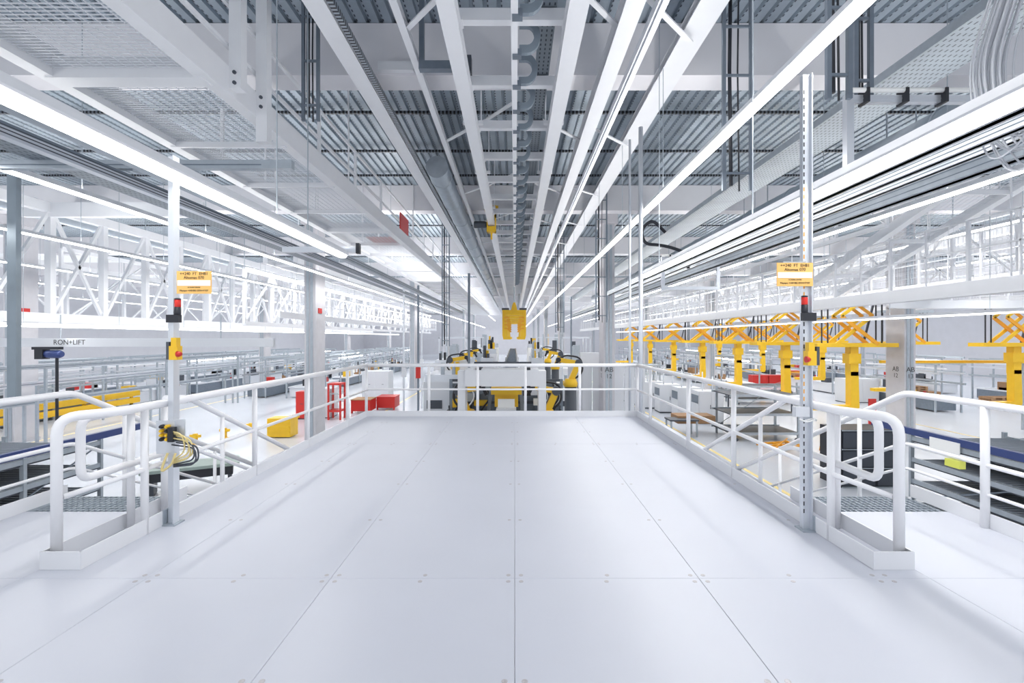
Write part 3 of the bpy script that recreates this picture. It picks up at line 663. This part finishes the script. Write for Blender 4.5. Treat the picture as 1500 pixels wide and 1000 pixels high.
# cabinets, red equipment on the other side
def cabinet(x, y, w_, d, hh, m, label, cat='cabinet', doors=2):
    c = thing('tool_cabinet', label, cat, (x, y, FLOOR)); MB().box(0, w_, 0, d, .06, hh).build('body', m, c)
    for k in range(doors): MB().box(.03+w_*k/doors, w_*(k+1)/doors-.03, -.02, 0, .1, hh-.06).build('door', m, c); MB().box(w_*(k+.5)/doors, w_*(k+.5)/doors+.15, -.04, -.02, hh*.55, hh*.55+.03).build('handle', DARK, c)
    MB().box(.03, w_-.03, .03, d-.03, 0, .06).build('plinth', DARK, c); return c
cabinet(-13.9, 31.2, 1.2, .8, 1.75, RED, 'tall red cabinet standing beside the concrete column with the red plate')
cabinet(-12.65, 31.6, .8, 1.4, 1.9, PALE, 'light grey cabinet next to the red rack frame')
cabinet(-12.6, 40.5, 2.2, 1.6, 2.4, PALE, 'large pale cabinet behind the red bench')
cabinet(26.3, 39, 2.6, 1.4, 1.9, PALE, 'pale double cabinet on the open floor before the column lettered AB 13')
rf = thing('red_rack', 'open red frame rack beside the red bench', 'rack', (-11.75, 31.0, FLOOR))
for sx in (0, .75):
    for sy in (0, .8): MB().box(sx-.05, sx+.05, sy-.05, sy+.05, 0, 2.3).build('upright', RED, rf)
for z in (.55, 2.25): MB().box(0, .75, -.04, .84, z-.06, z+.06).build('crossbar', RED, rf)
for z in (1.1, 1.6): MB().box(0, .75, 0, .8, z, z+.03).build('shelf', GALV, rf)
for i, (x, y) in enumerate(((-11.2, 33.6), (-9.9, 35.2))):
    c = thing('red_bench', 'red steel bench chest, %s from the red rack frame' % ORD[i], 'bench', (x, y, FLOOR)); MB().box(0, 1.3, 0, 1.5, .15, .9).build('chest', RED, c); MB().box(-.03, 1.33, -.03, 1.53, .9, .95).build('bench_top', WOOD if i == 0 else RED, c)
    for sx in (.06, 1.24): MB().box(sx-.05, sx+.05, 0, .1, 0, .15).build('leg', RED, c)
yb_ = thing('yellow_crate', 'yellow louvred crate standing on the floor beside the platform railing', 'crate', (-12.8, 25.4, FLOOR)); MB().box(0, 1.2, 0, .9, .05, 1.0).build('crate_body', YEL, yb_)
for z in (.25, .5, .75): MB().box(.05, 1.15, -.03, 0, z, z+.12).build('louvre', YEL, yb_)
for k in range(7):
    b = thing('floor_bollard', 'yellow floor bollard of the chain of guards beyond the yellow crate', 'bollard', (-15.6+.55*k, 24+1.5*k, FLOOR), group='yellow bollards on the floor'); MB().box(-.08, .08, -.08, .08, 0, .5).box(-.25, .25, -.06, .06, .32, .45).build('guard', YEL, b); MB().box(-.14, .14, -.14, .14, 0, .02).build('foot_plate', YEL, b)
lt = thing('lift_table', 'low grey-green lift table on castors beside the connector board post', 'table', (-11.0, 16.8, FLOOR), .5); MB().box(-1.4, 1.4, -.6, .6, .8, .9).build('table_top', GREEN, lt); MB().box(-1.2, 1.2, -.5, .5, .5, .8).build('skirt', BLACK, lt)
for sx in (-1.1, 1.1): MB().box(sx-.06, sx+.06, -.4, .4, 0, .5).build('leg', DARK, lt)
for i, z in enumerate((.35, .85)):
    g_ = thing('guard_rail', ('lower' if i == 0 else 'upper')+' yellow guard rail plank at the edge of the assembly line', 'barrier', (-28.3, 23, FLOOR)); MB().box(-.1, .1, 0, 14, z, z+.38).build('plank', YEL, g_); MB().box(.1, .13, 0, 14, z+.12, z+.17).build('rib', YEL, g_)
    for y in (.5, 5, 9.5, 13.5): MB().box(-.25, -.1, y-.08, y+.08, 0, z+.38).build('post', YEL, g_)
for i in range(2):
    p = thing('fork_guard', 'yellow fork-shaped floor guard, %s outward past the column lettered AB 13' % ORD[i], 'guard', (21.5+3*i, 20.5-1.0*i, FLOOR), .25); MB().prism([(0, .6), (.3, .75), (4, .75), (4, .5), (.3, .5)], 0, .3).build('beam', YEL, p); MB().box(.5, 3.9, .05, .25, .2, .5).build('skid', NAVY, p)
    for sx in (.8, 3.4): MB().box(sx, sx+.15, .1, .2, 0, .5).build('leg', DARK, p)
def pallets(x, y, label, n=3):
    for k in range(n):
        t = thing('pallet', '%s wooden pallet from the floor in the stack %s' % (ORD[k], label), 'pallet', (x, y, FLOOR+.2*k))
        for j in range(5): MB().box(0, 2.4, .25*j, .25*j+.16, .16, .2).build('top_plank', WOOD, t)
        for i in range(4): MB().box(.72*i, .72*i+.2, 0, 1.2, .04, .16).build('block', WOOD, t)
        MB().box(0, 2.4, 0, .12, 0, .04).box(0, 2.4, 1.08, 1.2, 0, .04).build('bottom_plank', WOOD, t)
pallets(36.3, 46, 'behind the column lettered AB 13'); pallets(36.5, 37.5, 'under the yellow robot arm')
rp_ = tag(MB().box(20.2, 20.6, 28, 28.1, FLOOR, FLOOR+1.7).build('red_board', RED), 'upright red board standing behind the column lettered AB 13', 'board')

# ------------------------------------------------------------------ assembly lines across the hall: stations with frames, boxes and lamps
def station(x, y, L, face, seed, label):
    r = random.Random(seed); t = thing('assembly_station', label, 'workstation', (x, y, FLOOR))
    for yy in (0, L/2, L):
        for xx in (-.9, .9): MB().box(xx-.05, xx+.05, yy-.05, yy+.05, 0, 3.4).build('upright', GALV, t)
    for z, w_, m in ((3.35, .16, GALV), (2.7, .12, ALU), (2.0, .14, GALV)):
        for xx in (-.9, .9): MB().box(xx-.06, xx+.06, -.3, L+.3, z-w_/2, z+w_/2).build('beam', m, t)
    MB().box(-.85, .85, .2, L-.2, .85, .95).build('bench_top', PALE, t); MB().box(-.8, .8, .3, L-.3, .1, .85).build('bench_body', DGALV if seed % 2 else PALE, t)
    for k in range(5):
        yy = r.uniform(.4, L-1); m = r.choice((DARK, PALE, RED, YEL, GALV, BLACK, WOOD)); hh = r.uniform(.2, .7)
        MB().box(face*.3-.3, face*.3+.3, yy, yy+r.uniform(.4, .9), .95, .95+hh).build('parts_box', m, t)
    for k in range(3): yy = r.uniform(.3, L-.6); MB().box(face*.86-.02, face*.86+.02, yy, yy+.6, 1.3, 1.9).build('screen_panel', r.choice((DARK, PALE, SIGNW)), t)
    MB().box(-.1, .1, .2, L-.2, 2.95, 3.05).build('task_light', LAMP if seed % 3 == 0 else WHITE, t)
k = 0
for x in (-30, -36):
    for j in range(7):
        station(x, 18+9*j, 8, 1, k, 'assembly station %s along the %s line beyond the yellow guard rails' % (ORD[j], 'inner' if x > -32 else 'outer')); k += 1
for x in (-18.6, -22.2):
    for j in range(5):
        station(x, 42+10*j, 8, 1, k, 'assembly station %s along the %s line behind the red cabinet' % (ORD[j], 'inner' if x > -20 else 'outer')); k += 1
for x in (21.5, 30, 40):
    for j in range(6):
        if x == 21.5 and j == 0: continue
        station(x, 34+11*j, 8, -1, k, 'assembly station %s along the %s line beneath the yellow lifting arms' % (ORD[j], {21.5: 'inner', 30: 'middle', 40: 'outer'}[x])); k += 1
# conveyor beams of the nearer line at the left, long galvanised profiles
for i, (x, z) in enumerate(((-22, .25), (-22.4, -.55), (-23, -1.5), (-26, -.1))):
    t = thing('line_profile', 'long galvanised rail, %s of the set above the yellow guard rails' % ORD[i], 'rail', (x, 14, z)); MB().box(-.08, .08, 0, 26, 0, .2).build('profile', GALV if i % 2 == 0 else ALU, t); MB().box(.08, .084, 0, 26, .07, .1).build('groove', DGALV, t)
    for y in (1, 9, 17, 25): MB().box(-.05, .05, y, y+.1, FLOOR-z, 0).build('leg', GALV, t)
cbm2 = thing('crane_beam', 'light crane beam with lettering hung below the big truss', 'beam', (-16, 18.4, 1.35)); MB().box(-8, 7, -.08, .08, 0, .32).build('beam', PALE, cbm2); text('RON+LIFT', .26, INK, cbm2, (-.6, -.085, .16))
for x in (-6, -1, 5): MB().tube([(x, 0, .3), (x, 0, 1.2)], .02, 6).build('suspension', GALV, cbm2)
hb = thing('lift_hoist', 'dark hoist trolley with blue motor on the light crane beam', 'hoist', (-17.3, 18.2, 1.0)); MB().box(-.5, .5, -.1, .1, .25, .35).box(-.35, -.05, -.15, .15, -.1, .25).build('trolley', BLACK, hb); MB().lathe((.25, 0, .08), [(.13, -.3), (.15, -.2), (.15, .2), (.1, .3)], 12, 'x').build('motor', NAVY, hb, True); MB().tube([(.35, 0, 0), (.35, 0, -3.6)], .05, 8).build('lift_mast', BLACK, hb)

# ------------------------------------------------------------------ yellow scissor lifters hanging over the far line
def lifter(x, y, label, seed):
    t = thing('scissor_lifter', label, 'lifter', (x, y, 0)); w_ = 1.7; zt, zb = 2.75, 1.35
    for yy in (-.35, .35):
        MB().bar((-1.0, yy, zb), (.8, yy+.08, zt), .07, .17).build('scissor_arm', YEL, t); MB().bar((1.0, yy-.08, zb), (-.8, yy-.08, zt), .07, .17).build('scissor_arm', ORA, t)
        MB().bar((.8, yy, zt), (-.1, yy, 3.4), .07, .14).build('scissor_arm', ORA, t); MB().bar((-.8, yy-.08, zt), (.1, yy-.08, 3.4), .07, .14).build('scissor_arm', YEL, t)
    MB().box(-w_-.3, w_+.3, -.45, .45, 1.22, 1.42).build('lift_beam', YEL, t)
    for xx in (-1.5, -1.2, 1.2, 1.5): MB().tube([(xx, 0, 1.3), (xx, 0, 3.4)], .035, 6).build('guide_rod', BLACK, t)
    MB().bar((1.0, .6, 1.4), (1.5, .6, 3.35), .08).build('damper', DARK, t)
    MB().box(-.2, .2, -.2, .2, -.2, 1.25).box(-.3, .3, -.25, .25, .4, .9).build('mast', YEL, t)
    MB().prism([(-.18, .0), (-.18, -1.65), (-2.2, -1.7), (-2.2, -1.9), (.15, -1.95), (.25, -1.75), (.2, .0)], -.2, .2).build('fork_arm', YEL, t)
    MB().box(-w_, w_, -.3, .3, 3.35, 3.51).build('carriage', GALV, t)
for i, (x, y) in enumerate(((16.8, 24.5), (16.8, 30.5), (16.8, 37), (16.8, 44), (16.8, 52), (16.8, 61), (16.8, 71))):
    lifter(x, y, 'yellow scissor lifter, %s in the row starting by the column lettered AB 13' % ORD[i], i)
for i, (x, y) in enumerate(((26.2, 25.8), (26.2, 33), (26.2, 42), (26.2, 52), (26.2, 63))):
    lifter(x, y, 'yellow scissor lifter, %s in the outer row past the column lettered AB 13' % ORD[i], 9+i)
for i, (y, z) in enumerate(((27.6, .25),)):
    t = thing('crossing_rail', 'long yellow crossing rail above the pallets, %s past the column lettered AB 13' % ORD[i], 'rail', (20.6, y, z)); MB().box(0, 22, 0, .2, 0, .16).build('beam', YEL, t); MB().box(0, 22, -.01, 0, .06, .1).build('groove', ORA, t)
    for x in (1, 8, 15, 21): MB().box(x, x+.12, .04, .16, FLOOR-z, 0).build('leg', GALV, t)
# ------------------------------------------------------------------ central lift station past the end railing
lb_ = thing('lift_beam', 'thick white box beam spanning the lift station past the end railing', 'beam', (-.42, 16, 0))
MB().box(-1.2, 1.2, 0, .9, .1, .66).build('box_beam', WHITE, lb_)
for x in (-1.45, 1.2): MB().box(x, x+.25, .1, .8, FLOOR, .60).build('end_column', WHITE, lb_)
for x in (-.85, .75): MB().box(x, x+.18, -.02, .92, .64, .70).box(x, x+.18, -.02, .92, .06, .12).build('clamp_strap', BLACK, lb_)
MB().box(-.6, .6, 1.2, 1.35, .72, .84).tube([(-1.0, 1.2, .8), (1.0, 1.2, .8)], .05, 8).build('drive_shaft', DARK, lb_)
tk = thing('skid_track', 'ladder-like conveyor track running away behind the white lift beam', 'track', (-.2, 21.2, .25))
for x in (-.3, .3): MB().box(x-.04, x+.04, 0, 40, 0, .12).build('track_rail', DGALV, tk)
for k in range(34): MB().box(-.27, .27, 1.15*k+.3, 1.15*k+.42, .02, .10).build('rung', DGALV, tk)
for k in range(6): MB().box(-.5, .5, 1+7*k, 1.3+7*k, FLOOR-.25, 0).build('support', WHITE, tk)
def robot(x, y, z, s, label, m=YEL, rz=0):
    t = thing('industrial_robot', label, 'robot', (x, y, z), rz); L = z-FLOOR
    MB().lathe((0, 0, -L), [(.38, 0), (.38, .25), (.28, .3), (.26, L+.1)], 14).build('pedestal', DARK, t, True)
    MB().lathe((0, 0, 0), [(.30, 0), (.32, .15), (.24, .35)], 14).build('turret', m, t, True)
    MB().bar((0, 0, .25), (s*-.35, 0, 1.05), .26, .24).build('lower_arm', m, t); MB().lathe((s*-.35, -.16, 1.05), [(.17, 0), (.17, .32)], 12, 'y').build('elbow', DARK, t, True)
    MB().bar((s*-.35, 0, 1.05), (s*.55, 0, 1.2), .2, .2).build('upper_arm', m, t); MB().lathe((s*.55, 0, 1.2), [(.11, -.15), (.11, .15)], 10, 'y').bar((s*.55, 0, 1.2), (s*.7, 0, .9), .12).build('wrist', BLACK, t)
    MB().tube(bend([(0, .2, .2), (s*-.6, .25, .6), (s*-.5, .2, 1.3), (s*.2, .15, 1.4), (s*.5, .1, 1.25)], .3), .045, 6).build('hose', BLACK, t, True)
for i, (x, y, z, s) in enumerate(((-1.75, 18.4, -1.35, 1), (1.2, 18.4, -1.35, -1))):
    robot(x, y, z, s, 'yellow robot arm under the white lift beam, %s of the pair' % ORD[i])
for i, (x, y) in enumerate(((-3.2, 27), (-3.4, 35), (-3.6, 43))): robot(x, y, -.6, 1, 'yellow and black robot arm, %s down the row on the red rack side' % ORD[i], YEL)
for i, (x, y) in enumerate(((2.5, 22), (2.8, 34), (2.9, 43))): robot(x, y, -.5, -1, 'yellow and black robot arm, %s down the row by the white enclosure' % ORD[i], YEL)
ym = thing('lift_platform', 'yellow and white lift platform between the robot arms under the beam', 'lift', (-.3, 17.6, FLOOR))
MB().box(-.55, .55, 0, 1.6, 3.15, 3.4).box(-.42, .42, .1, 1.5, 2.7, 3.15).build('lift_table', YEL, ym); MB().box(-.3, .3, -.12, 0, 2.5, 3.0).build('white_block', SIGNW, ym); MB().box(-.14, .14, -.14, -.12, 2.3, 2.6).build('dark_plate', DARK, ym); MB().box(-.35, .35, -.6, 2.2, 1.0, 2.7).build('column', PALE, ym)
for x in (-.75, .65): MB().bar((x, -1.2, 1.2), (x+(.1 if x < 0 else -.1), 2, 3.0), .12, .2).build('guide', DGALV, ym)
for k in range(5): MB().box(-.7, .7, -.9+.5*k, -.8+.5*k, .9+.2*k, 1.0+.2*k).build('step', ORA, ym)
MB().box(-.95, .95, -.4, 2.4, 0, .8).build('pit_frame', DGALV, ym)
for s, lab in ((-1, 'red rack'), (1, 'grey cabinet row')):
    f = thing('machine_fence', 'dark grey machine fence panel on the %s side of the lift station' % lab, 'fence', (s*2.2-.4, 13.5, FLOOR))
    for k in range(5):
        MB().box(-.03, .03, k*1.5-.03, k*1.5+.03, 0, 2.5).build('post', DARK, f)
        if k < 4:
            MB().box(-.012, .012, k*1.5+.06, k*1.5+1.44, .15, 2.4).build('panel', mat('smoked_panel', (.16, .18, .21), .3), f); MB().box(-.02, .02, k*1.5+.03, k*1.5+1.47, 1.4, 1.45).build('rail', GALV, f)
for i, (x, y, w_, d, z0, z1, m) in enumerate(((-3.9, 21, 1.6, 3, 0, 3.6, PALE), (-4.6, 28, 2, 5, 0, 3.9, WHITE), (2.3, 25.6, 1.0, 2.2, 0, 2.7, PALE), (-1.7, 24, .7, 1.2, 0, 4.2, WHITE), (.75, 24, .7, 1.2, 0, 4.2, WHITE), (-1.9, 30, .8, 1.4, 0, 4.5, WHITE), (1.0, 30, .7, 1.4, 0, 4.5, WHITE), (1.0, 38, .8, 2, 0, 4.7, SIGNW), (-2.1, 38, .8, 2, 0, 4.7, SIGNW))):
    t = thing('machine_module', 'white machine module, %s counted outward from the lift beam' % ORD[i], 'machine', (x, y, FLOOR)); r = random.Random(i)
    MB().box(0, w_, 0, d, 0, z1-.3).build('housing', m, t); MB().box(.05, w_-.05, .05, d-.05, z1-.3, z1).build('top_cover', ALU, t)
    MB().box(.1, w_-.1, -.03, 0, z1*.45, z1*.8).build('door', PALE, t); MB().box(.15, w_*.5, -.05, -.02, z1*.6, z1*.7).build('panel', DARK, t)
    for q in range(5): xx = r.uniform(.05, w_-.2); MB().box(xx, xx+.12, r.uniform(0, .3), .5, z1, z1+r.uniform(.2, .6)).build('valve_block', r.choice((BLACK, YEL, GALV, DARK)), t)
bk = thing('robot_cell', 'dark steel frame with hoses and boxes behind the robots under the lift beam', 'machine', (-.3, 20.0, FLOOR))
for x in (-2.3, -1.2, 1.2, 2.2): MB().box(x-.06, x+.06, 0, .12, 0, 3.5).build('upright', DGALV, bk)
for z in (1.6, 2.5, 3.4): MB().box(-2.3, 2.2, .02, .1, z, z+.1).build('crossbar', DARK, bk)
rq = random.Random(5)
for k in range(22):
    x = rq.choice((-1, 1))*rq.uniform(.75, 2.1); z = rq.uniform(1.2, 3.3); w2 = rq.uniform(.1, .3); MB().box(x-w2, x+w2, -.25, .02, z, z+rq.uniform(.1, .35)).build('equipment_box', rq.choice((BLACK, DARK, DARK, GALV, ALU, SIGNW, YEL, DGALV)), bk)
for k in range(8):
    x = rq.choice((-1, 1))*rq.uniform(.8, 2.0); MB().tube(bend([(x, -.1, 3.3), (x+.3, -.3, 2.8), (x-.2, -.35, 2.2), (x+.1, -.1, 1.4)], .3), .035, 6).build('hose', BLACK if k % 3 else ALU, bk, True)
MB().box(-2.3, 2.2, .3, .34, 0, 3.3).build('shade_backdrop', DGALV, bk)  # dark sheet put in for the darkness beneath the lift beam
en = thing('white_enclosure', 'white panelled enclosure beside the column lettered AB 12', 'enclosure', (3.5, 25.5, FLOOR))
for k in range(6): MB().box(.0+.55*k, .51+.55*k, 0, .08, 0, 3.7).build('panel', PALE, en)
for k in range(4): MB().box(-.05, .03, .1+1.6*k, 1.65+1.6*k, 0, 3.7).build('panel', PALE, en)
MB().box(-.06, 3.35, -.04, .14, 3.7, 3.8).build('top_rail', GALV, en); MB().box(-.1, .9, -.02, .5, 3.8, 4.4).build('top_box', WHITE, en)
for i, (x, y, w_, hh) in enumerate(((2.95, 15.2, 1.3, 1.9), (2.2, 13.6, .6, 1.2))):
    c = thing('machine_box', 'white machine box with grey vent, %s beside the corner pipes' % ORD[i], 'machine', (x, y, FLOOR)); MB().box(0, w_, 0, 1.4, 0, hh).build('housing', SIGNW, c); MB().box(.7*w_, .95*w_, -.02, 0, hh*.5, hh*.85).build('vent', DGALV, c); MB().box(-.02, 0, .1, 1.2, hh*.2, hh*.9).build('side_grille', DARK, c)
tag(MB().box(-4.1, -3.3, 14.2, 14.6, FLOOR, FLOOR+.9).box(-4.2, -3.2, 14.1, 14.7, FLOOR+.9, FLOOR+1.05).build('yellow_stand', YEL), 'yellow stand on the floor past the end railing', 'stand')
for i, (x, y) in enumerate(((-5.2, 26.5), (-6.2, 27.5), (-2.0, 21.5), (-6.8, 36), (3.9, 34))):
    t = thing('service_pole', 'slim grey service pole, %s around the lift station' % ORD[i], 'pole', (x, y, FLOOR)); MB().box(-.05, .05, -.05, .05, 0, 8.0).build('pole', ALU if i % 2 else DGALV, t); MB().box(-.12, .12, -.08, .08, 3.0, 3.6).build('junction_box', RED if i in (0, 4) else PALE, t)
# far stations in the central aisle depth
for i in range(9):
    for s in (-1, 1):
        x = s*(5.5+.8*(i % 3)); y = 44+8*i; r = random.Random(i*2+s)
        t = thing('far_machine', 'distant white machine cell in the aisle behind the carriers', 'machine', (x, y, FLOOR), group='distant machine cells'); MB().box(-1.2, 1.2, 0, 4, 0, r.uniform(2.2, 3.6)).build('housing', r.choice((WHITE, PALE, GALV)), t)
        MB().box(-.3, .3, -.2, .1, 3, r.uniform(4, 6)).build('mast', r.choice((DARK, GALV, YEL, GALV)), t)
        MB().box(-1.3, -1.2, -.1, 0, 0, 5.2).box(1.2, 1.3, -.1, 0, 0, 5.2).box(-1.3, 1.3, -.1, 0, 5.1, 5.25).build('frame', ALU, t)

# ------------------------------------------------------------------ a worker on the far floor
def person(x, y, label):
    t = thing('person', label, 'person', (x, y, FLOOR))
    V = [(0, 0, .95), (0, 0, 1.2), (0, 0, 1.42), (0, .0, 1.52), (0, -.02, 1.64), (0, -.02, 1.75), (.19, 0, 1.40), (.30, -.03, 1.12), (.26, -.22, .95), (-.19, 0, 1.40), (-.29, .05, 1.12), (-.27, -.08, .88),
         (.10, 0, .90), (.13, -.12, .50), (.14, -.02, .08), (.14, -.16, .04), (-.10, 0, .90), (-.12, .10, .50), (-.13, .22, .10), (-.13, .08, .04)]
    E = [(0, 1), (1, 2), (2, 3), (3, 4), (4, 5), (2, 6), (6, 7), (7, 8), (2, 9), (9, 10), (10, 11), (0, 12), (12, 13), (13, 14), (14, 15), (0, 16), (16, 17), (17, 18), (18, 19)]
    R = [.15, .14, .15, .055, .095, .07, .075, .05, .04, .075, .05, .04, .095, .065, .045, .045, .095, .065, .045, .045]
    me = bpy.data.meshes.new('body'); me.from_pydata(V, E, []); me.materials.append(CLOTH); me.materials.append(SKIN); o = link('body', me, t)
    sk = o.modifiers.new('skin', 'SKIN'); me.skin_vertices or None
    if not me.skin_vertices: 
        bpy.context.view_layer.objects.active = o
    for i, r in enumerate(R): me.skin_vertices[0].data[i].radius = (r, r*.8)
    me.skin_vertices[0].data[0].use_root = True
    o.modifiers.new('sub', 'SUBSURF').levels = 1; o.modifiers['sub'].render_levels = 1
    MB().lathe((0, -.03, 1.58), [(.05, 0), (.088, .04), (.095, .10), (.07, .17), (.02, .19)], 12).build('head', SKIN, t, True)
    MB().lathe((0, -.01, 1.66), [(.098, 0), (.105, .05), (.08, .12), (.02, .14)], 12).build('hair', DARK, t, True)
    for (hx, hy, hz) in ((.26, -.24, .90), (-.27, -.10, .83)):
        m = MB().cbox((hx, hy, hz), (.04, .08, .09))
        for q in range(4): m.bar((hx, hy-.03+.02*q, hz-.04), (hx, hy-.035+.02*q, hz-.11), .014)
        m.bar((hx, hy-.04, hz), (hx-.01, hy-.075, hz-.04), .016).build('hand', SKIN, t)
person(25.3, 58.5, 'person in dark grey workwear walking on the open floor by the red boxes')
for i, x in enumerate((26.0, 27.8, 29.6)):
    c = thing('red_chest', 'red steel chest on the floor, %s outward from the walking person' % ORD[i], 'chest', (x, 53.7, FLOOR)); MB().box(0, 1.7, 0, 1, .1, 1.0+.5*(i == 2)).build('chest', RED if i < 2 else ORA, c); MB().box(-.03, 1.73, -.03, 1.03, 1.0+.5*(i == 2), 1.06+.5*(i == 2)).build('lid', RED, c)
